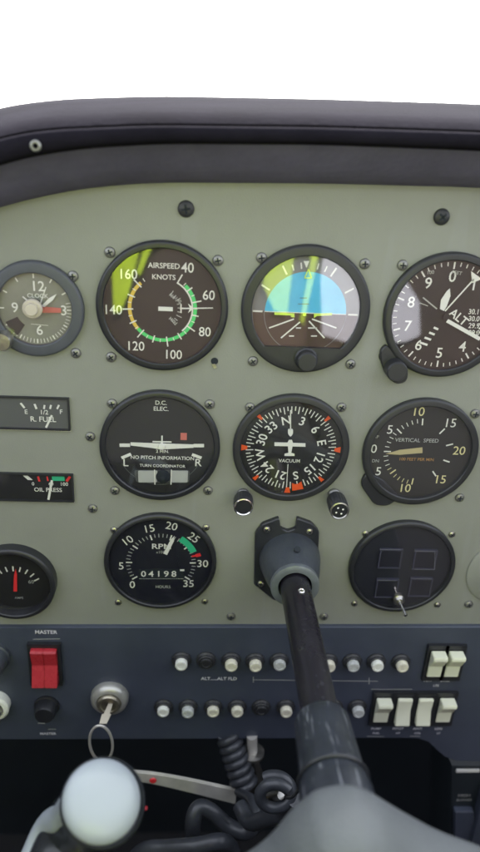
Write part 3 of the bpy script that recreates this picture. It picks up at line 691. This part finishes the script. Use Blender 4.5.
# knobs cut by the left edge
X, Z = at(-5, 655, SPH); t = thing('panel_knob', 'dark blue grey round knob cut by the left edge of the photo', 'knob', X, Z, SPH)
b = MB(); b.lathe([(.0120, 0), (.0120, .003), (.0108, .004), (.0100, .014), (.0088, .016), (0, .0163)], M['bluesteel'], 40); b.build('knob_body', t)
b = MB(); b.lathe([(.0030, .0163), (.0026, .0172), (0, .0174)], M['dim'], 16); b.build('pointer', t)
X, Z = at(-5, 702, SPH); t = thing('headset_jack', 'white collared jack socket at the left edge under the dark knob', 'socket', X, Z, SPH)
b = MB(); b.lathe([(.0125, 0), (.0125, .0070), (.0110, .0085), (.0085, .0085), (.0080, .006)], M['knobwhite'], 36); b.build('collar', t)
b = MB(); b.lathe([(.0079, .002), (.0079, .0120), (.0066, .0130), (.0035, .0130), (.0035, .004), (0, .004)], M['steel'], 6); b.build('nut', t)

# ignition lock, key and ring
X, Z = at(110, 696, SPH); t = thing('ignition_lock', 'chrome ringed ignition lock with a key in it', 'ignition lock', X, Z, SPH)
b = MB(); b.lathe([(.0150, 0), (.0150, .0030), (.0142, .0058), (.0120, .0076), (.0098, .0080), (.0094, .0066)], mat('satin_ring', (.50,.50,.46), .38, metal=.6, var=.12, vscale=120), 56); b.build('ring', t)
b = MB(); b.lathe([(.0093, .004), (.0093, .0098), (.0084, .0108), (.0066, .0108), (.0062, .0095), (.0022, .0095), (.0020, .008), (0, .008)], mat('worn_brass_steel', (.40,.37,.29), .4, metal=.9, var=.3, vscale=200), 40); b.build('cylinder', t)
K0 = at3(109, 703, .013)
k = thing('ignition_key', 'brass key in the ignition lock with a thin split ring hanging from it', 'key', K0.x, K0.z, .013)
b = MB(); P1 = at3(111, 703, .013)-K0; P2 = at3(103, 724, .028)-K0
d = (P2-P1); sd_ = Vector((1, 0, 0)); q = d.normalized().cross(sd_).normalized()
def kb(P, Q, w0, w1, th):
    c8 = []
    for A, ww in ((P, w0), (Q, w1)): c8 += [A+sd_*ww+q*th, A-sd_*ww+q*th, A-sd_*ww-q*th, A+sd_*ww-q*th]
    V = [b.bm.verts.new(v_) for v_ in c8]
    for f in ((0, 1, 2, 3), (7, 6, 5, 4), (0, 4, 5, 1), (1, 5, 6, 2), (2, 6, 7, 3), (3, 7, 4, 0)): b.face([V[i] for i in f], M['brass'])
kb(P1-d*.5, P1, .0014, .0016, .0006); kb(P1, P1+d*.55, .0016, .0024, .0007); kb(P1+d*.55, P2, .0036, .0028, .0008)
b.build('blade', k)
rc = at3(101, 744, .031)-K0
b = MB(); pts = []
for i in range(33):
    a = 2*math.pi*i/32; pts.append(rc+Vector((.0088*math.cos(a), -.004*math.sin(a), .0235*math.sin(a))))
b.tube(pts, .0010, M['ringsteel'], 8, caps=False); pts2 = [p+Vector((.0003, .0009, -.0004)) for p in pts]; b.tube(pts2, .0007, M['ringsteel'], 8, caps=False); b.build('split_ring', k)

# ------------------------------------------------------------------ yoke bearing on the panel
SX, SZ = .00465, -.0876
t = thing('yoke_mount', 'blue grey cast flange with a rounded snout holding the control shaft', 'shaft mount', SX, SZ, 0)
Lq = lambda px, py, h=.003: (at(px, py, h)[0]-SX, at(px, py, h)[1]-SZ)
o_ = [Lq(254, 584), Lq(255, 534), Lq(262, 524), Lq(279, 517.5), Lq(280.5, 528), Lq(288, 531), Lq(296, 528), Lq(297, 517.5), Lq(312, 523), Lq(319, 531), Lq(316.5, 586), Lq(300, 600), Lq(274, 600)]
b = MB(); b.prism(rounded(o_, .0016, 3), 0, .0040, M['flange'], .0006); b.build('flange', t)
b = MB(); b.lathe([(.0225, .0036), (.0222, .0080), (.0210, .0150), (.0192, .0240), (.0172, .0310), (.0160, .0350), (.0150, .0362), (.0128, .0362), (.0120, .0345), (.0112, .030)], M['bluesteel'], 64); b.build('snout', t, ang=50)
b = MB(); b.lathe([(.0166, .0330), (.0172, .0345), (.0170, .0372), (.0150, .0380), (.0118, .0376), (.0114, .034)], mat('bushing_grey', (.16,.18,.195), .4, metal=.3, var=.2, vscale=90), 56); b.build('bushing', t)
for px, py in ((266.5, 527), (309, 529), (260.5, 581)):
    s_ = screw(px, py, t, SM2, (SX, SZ)); s_.location.y = -.0040
b = MB(); A = (-.0004, 0)
b.tube([Vector((.0016, -.022, .0200)), Vector((.0016, -.0235, .0218))], .0022, M['pit'], 14); b.build('oil_hole', t)

# ------------------------------------------------------------------ control yoke
y = thing('control_yoke', 'black control yoke shaft with scuffed collar, grey centre hub and a pale capped grip', 'control yoke', SX, SZ, .03)
def yo(h): return h-.03
b = MB(); b.lathe([(0, yo(.005)), (.0104, yo(.005)), (.0104, yo(.165))], M['tube'], 48); b.build('shaft', y)
b = MB(); b.lathe([(.0104, yo(.154)), (.0140, yo(.1545)), (.0147, yo(.156)), (.0154, yo(.172)), (.0162, yo(.188)), (.0168, yo(.1895)), (.0164, yo(.192)), (.0168, yo(.194)), (.0180, yo(.200)), (.0184, yo(.222)), (0, yo(.222))], M['collar'], 64); b.build('collar', y)
# clamp eye near the top of the shaft
b = MB(); b.lathe([(.0024, 0), (.0024, .0008), (.0018, .0012), (.0014, .0006), (0, .0006)], M['chrome'], 24)
e = b.build('rivet', y); e.location = (.0012, -yo(.056), .0101); e.rotation_euler = (R(-90), 0, 0)
# clamp wire round the collar
b = MB(); ring = [Vector((.0172*math.cos(2*math.pi*i/48), -yo(.1918), .0172*math.sin(2*math.pi*i/48))) for i in range(49)]
b.tube(ring, .0009, M['black'], 8, caps=False); b.build('collar_band', y)
# hub: rounded thick body whose upper outline rises to the shaft
HP = [(150, 905), (215, 862), (245, 848), (266, 832), (290, 802), (312, 785), (332, 780), (352, 779), (372, 786), (400, 804), (440, 826), (480, 840), (560, 872), (600, 960), (560, 1120), (400, 1160), (220, 1150), (150, 1000)]
hh0 = .211
P = [(at(px, py, hh0)[0]-SX, at(px, py, hh0)[1]-SZ) for px, py in HP]
P = rounded(P, .02, 6)
b = MB(); n = len(P); cx = sum(p[0] for p in P)/n; cz = sum(p[1] for p in P)/n
lay = ((.0, hh0+.008), (-.0014, hh0+.0035), (-.0045, hh0), )
layers = [(-.006, hh0-.002), (-.0022, hh0+.001), (0, hh0+.006), (.0004, hh0+.016), (-.001, hh0+.026), (-.005, hh0+.034), (-.012, hh0+.039)]
nv = []
for i in range(n):
    a_, c_ = Vector(P[i-1]), Vector(P[(i+1) % n]); d = (c_-a_).normalized(); nv.append(Vector((d.y, -d.x)))
sgn = 1 if sum((Vector(P[i])-Vector((cx, cz))).dot(nv[i]) for i in range(n)) > 0 else -1
rings = [[b.v(P[i][0]+nv[i].x*sgn*o, P[i][1]+nv[i].y*sgn*o, yo(h)) for i in range(n)] for o, h in layers]
for a_, c_ in zip(rings, rings[1:]):
    for i in range(n): b.face([a_[i], a_[(i+1) % n], c_[(i+1) % n], c_[i]], M['hub'])
b.face(rings[0][::-1], M['hub']); b.face(rings[-1], M['hub']); b.build('hub', y, ang=60)
# left grip: rounded horn whose upward cap is coloured pale for sky sheen
GC = at3(103, 802, .185); off = Vector((SX, -.03, SZ))
toC = (CAM-GC).normalized()
ax = (toC*.86+Vector((.24, .05, .36))).normalized()          # direction the cap faces
G1 = at3(22, 925, .215)
def horn(name, dx, r_, m, k0, seg=40):
    side = Vector((dx, 0, 0))
    pa = catmull([GC-ax*k0-off+side, GC-ax*.030-off+side, GC-ax*.058+Vector((-.008, -.006, -.004))-off+side, G1+Vector((-.004, -.02, -.045))-off+side, at3(60, 1100, .235)-off, at3(180, 1120, .22)-off], 8)
    b = MB(); b.tube(pa, [r_*(.93+.07*min(1, i/4)) for i in range(len(pa))], m, seg); return b.build(name, y, ang=60)
horn('grip', .0022, .0192, M['grip'], .001)
horn('grip_highlight', -.0146, .0072, M['cap'], -.002, 24)  # pale tube shaped as the glossy highlight down the grip's left side
b = MB(); u_ = ax.orthogonal().normalized(); w_ = ax.cross(u_)
def capring(name, prof, m, closed):
    b = MB(); rings = []
    for r_, k_ in prof: rings.append([b.bm.verts.new(GC-off+ax*k_+(u_*math.cos(2*math.pi*i/56)+w_*math.sin(2*math.pi*i/56))*r_) for i in range(56)])
    for a_, c_ in zip(rings, rings[1:]):
        for i in range(56): b.face([a_[i], a_[(i+1) % 56], c_[(i+1) % 56], c_[i]], m)
    if closed: b.face(rings[-1], m)
    return b.build(name, y, ang=60)
capring('grip_rim', ((.0196, -.006), (.0209, -.003), (.0213, .0002), (.0209, .0022), (.0199, .0030), (.0192, .0020)), M['grip'], False)
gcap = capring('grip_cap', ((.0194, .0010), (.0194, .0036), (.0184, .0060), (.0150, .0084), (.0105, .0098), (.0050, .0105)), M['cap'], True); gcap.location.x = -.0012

# ------------------------------------------------------------------ below the switch panel
# coiled cord
cc = thing('coiled_cord', 'dark coiled rubber cord hanging under the switch panel and looping by the collar', 'cord', *at(230, 745, 0), 0)
A0 = at3(229, 738, .000); A1 = at3(245, 786, .020)
pts = []
turns = 7; N_ = turns*20
axd = (A1-A0); e1 = axd.orthogonal().normalized(); e2 = axd.normalized().cross(e1)
for i in range(N_+1):
    a = 2*math.pi*turns*i/N_; rad = .0072+.0016*i/N_
    pts.append(A0-axd*.15+axd*1.15*i/N_+(e1*math.cos(a)+e2*math.sin(a))*rad)
loose = [at3(252, 800, .045), at3(256, 818, .060), at3(246, 832, .065), at3(228, 826, .060), at3(212, 812, .055), at3(199, 808, .055), at3(193, 822, .060), at3(196, 850, .060), at3(214, 858, .062), at3(232, 852, .075), at3(222, 842, .085), at3(196, 846, .085), at3(168, 848, .080), at3(146, 850, .075), at3(132, 864, .07), at3(120, 900, .06), at3(110, 960, .05)]
lo_pts = catmull([pts[-1]]+loose, 10)[6:]
b = MB(); b.tube(pts+lo_pts, [.0034]*len(pts)+[.0034+.0028*min(1, i/12) for i in range(len(lo_pts))], M['cord'], 12)
ob = b.build('coil', cc, ang=60); ob.location = (-cc.location.x, -cc.location.y, -cc.location.z)
b = MB(); rc = at3(276, 796, .105); pr_ = []
for i in range(0, 46):
    a = R(40)+2*math.pi*i/36
    pr_.append(rc+rt*.0108*math.cos(a)+up*.0094*math.sin(a)+fwd*(-.004+.0003*i))
lead = catmull([at3(238, 832, .075), at3(250, 818, .085), at3(262, 815, .095), pr_[0]+rt*.003], 6)
b.tube(pr_, .0040, M['cord'], 14); tail = catmull([at3(240, 806, .06), at3(250, 822, .075), at3(268, 818, .09), at3(288, 812, .10), at3(296, 800, .104)], 8); b.tube(tail, .0060, M['cord'], 12)
ob = b.build('cord_loop', cc, ang=60); ob.location = (-cc.location.x, -cc.location.y, -cc.location.z)
b = MB(); b.tube(catmull([at3(279, 796, .10), at3(292, 797, .11), at3(301, 785, .13), at3(309, 773, .165), at3(318, 764, .178)], 8), .0012, M['black'], 8)
b.tube([at3(271, 797, .098), at3(281, 795, .104)], [.0044, .0030], M['steel'], 12)
ob = b.build('cord_clamp', cc); ob.location = (-cc.location.x, -cc.location.y, -cc.location.z)

# pale metal lever
lv = thing('metal_lever', 'flat pale grey metal lever crossing the dark knee well behind the grip', 'lever', *at(185, 785, -.01), -.01)
def ribbon(P, hgt, th, m, name, parent):
    b = MB(); P = catmull(P, 6); V = []
    for i, p in enumerate(P):
        z = Vector((0, 0, hgt[0]+(hgt[1]-hgt[0])*i/(len(P)-1))); o_ = Vector((0, th, 0)); V.append([b.bm.verts.new(p+s1*z/2+s2*o_/2-parent.location) for s1, s2 in ((1, 1), (1, -1), (-1, -1), (-1, 1))])
    for a_, c_ in zip(V, V[1:]):
        for i in range(4): b.face([a_[i], a_[(i+1) % 4], c_[(i+1) % 4], c_[i]], m)
    b.face(V[0][::-1], m); b.face(V[-1], m)
    bmesh.ops.recalc_face_normals(b.bm, faces=b.bm.faces)
    bmesh.ops.bevel(b.bm, geom=[e for e in b.bm.edges if e.calc_face_angle(0) > R(50)], offset=.0008, segments=2, affect='EDGES')
    return b.build(name, parent)
ribbon([at3(100, 774, .02), at3(140, 776, .02), at3(180, 783, .02), at3(236, 796, .02)], (.0085, .0175), .003, mat('pale_lever_paint', (.62,.60,.54), .45, metal=.2, var=.15, vscale=60), 'lever_arm', lv)
b = MB(); X, Z = at(153, 780, .0225); b.lathe([(.0030, .0005), (.0024, .0014), (0, .0016)], M['red'], 16, (X-lv.location.x, Z-lv.location.z)); ob = b.build('red_mark', lv); ob.location.y = -.0225-lv.location.y
# bolt
bt = thing('pivot_bolt', 'short steel bolt with a round washer hanging beside the coiled cord', 'bolt', *at(253, 748, 0), 0)
b = MB(); B0 = at3(252, 736, .004)-bt.location; B1 = at3(252.5, 752, .004)-bt.location; B2 = at3(256, 790, .004)-bt.location
b.tube([B0, B1], .0044, M['ringsteel'], 18); b.tube([B1+Vector((0, 0, .0012)), B1+Vector((0, 0, .0006)), B1-Vector((0, 0, .0016)), B1-Vector((0, 0, .0026))], [.0075, .0100, .0102, .0080], M['steel'], 28)
b.tube([B1-Vector((0, 0, .002)), B1*.7+B2*.3, B1*.5+B2*.5, B2], [.0050, .0052, .0075, .0072], M['steel'], 6); b.build('bolt_body', bt)

# small red light dot deep in the well
rl = MB(); p = at3(146, 807, .02); rl.lathe([(.0016, 0), (.0016, .002), (.001, .003), (0, .0032)], M['redplastic'], 12)
o = rl.build('indicator_stud'); o.location = p; o['label'] = 'tiny red stud in the dark just right of the pale grip cap'; o['category'] = 'stud'

# lower right console
cs = thing('lower_console', 'dark box with faint lettering under the right end of the switch panel', 'console', *at(478, 800, -.004), -.004)
def CL(px, py): x, z = at(px, py, -.004); return (x-cs.location.x, z-cs.location.z)
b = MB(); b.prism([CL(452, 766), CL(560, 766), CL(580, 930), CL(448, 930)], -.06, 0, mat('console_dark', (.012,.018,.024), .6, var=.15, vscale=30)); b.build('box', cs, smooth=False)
b = MB(); b.prism(rounded([CL(453, 806), CL(472, 806), CL(474, 850), CL(453, 850)], .002), .0002, .006, M['navy'], .0006); b.build('pad', cs)
b = MB(); b.box(CL(456, 770)[0], CL(479, 770)[0], CL(456, 771)[1], CL(456, 768.6)[1], .0002, .0016, M['white']); b.build('trim', cs)
b = MB(); u, q = CL(464, 795); b.text('HIGH', .0048, u, q, .0006, M['dim']); u, q = CL(464, 799.5); b.text('BLOWER', .0036, u, q, .0006, M['dim']); b.build('marking', cs, recalc=False)
b = MB(); b.box(CL(479, 790)[0], CL(500, 790)[0], CL(479, 860)[1], CL(479, 782)[1], .0002, .010, M['navy'], .001); b.build('side_block', cs)

# ------------------------------------------------------------------ unseen seats, vest and cloth added behind the camera for the glass to mirror
def cushion(name, x0, x1, y0, y1, z0, z1, m, parent, rr=.04, tilt=0):
    bm = bmesh.new(); bmesh.ops.create_cube(bm, size=1)
    for v_ in bm.verts: v_.co = Vector(((x0+x1)/2+v_.co.x*(x1-x0), (y0+y1)/2+v_.co.y*(y1-y0)-v_.co.z*tilt, (z0+z1)/2+v_.co.z*(z1-z0)))-parent.location
    bmesh.ops.bevel(bm, geom=bm.edges[:], offset=rr, segments=5, affect='EDGES', profile=.6)
    me = bpy.data.meshes.new(name); bm.to_mesh(me); bm.free(); me.materials.append(m); me.shade_smooth()
    o = bpy.data.objects.new(name, me); C.objects.link(o); o.parent = parent; return o
for nm, lab, xa, xb, m in (('pilot_seat', 'brown leather pilot seat facing the instrument panel', -.44, .125, M['seat']), ('passenger_seat', 'second brown leather seat to the right of the pilot seat', .135, .66, M['seat'])):
    s_ = thing(nm, lab, 'seat', (xa+xb)/2, -.80, .75)
    cushion('backrest', xa, xb, -.86, -.71, -.42, .45, m, s_, .05, .03)  # backs raised and set close to keep light off the lower panel
    cushion('seat_cushion', xa, xb, -.72, -.34, -.56, -.20, M['floor'], s_, .05)
    cushion('base', xa+.06, xb-.06, -.66, -.30, -.80, -.55, M['floor'], s_, .02)
def mirror_shape(name, lab, cat, pts, m, y0=.690, th=.006):
    b = MB(); cx, cz = pts[0]; b.prism([(u-cx, v-cz) for u, v in pts], 0, th, m, 0)
    o = b.build(name); o.location = (cx, -y0, cz); o['label'] = lab; o['category'] = cat
    return o
mirror_shape('safety_vest', 'yellow green high visibility vest added unseen behind the camera, cut to shape its gauge glass reflection', 'vest',
 [(-.222,.20),(-.222,-.088),(-.208,-.085),(-.192,-.045),(-.166,.05),(-.158,.05),(-.176,-.005),(-.170,-.012),(-.143,.05),(-.06,.09),(.018,.05),(.018,-.02),(.042,-.07),(.070,-.078),(.076,.05),(.110,.05),(.098,-.09),(.106,-.10),(.124,.05),(.124,.20)], M['hivis'])  # added piece, outlined to give the yellow patches in the glass
mirror_shape('mirror_cloth', 'pale grey cloth added unseen behind the camera, shaped for the lilac gauge glass reflection', 'mirrored cloth',
 [(.138,.22),(.132,.0),(.148,-.12),(.20,-.135),(.272,-.125),(.296,-.11),(.282,-.04),(.25,.0),(.24,.22)], M['lilac'])  # made-up cloth, outlined to give the lilac patches in the glass
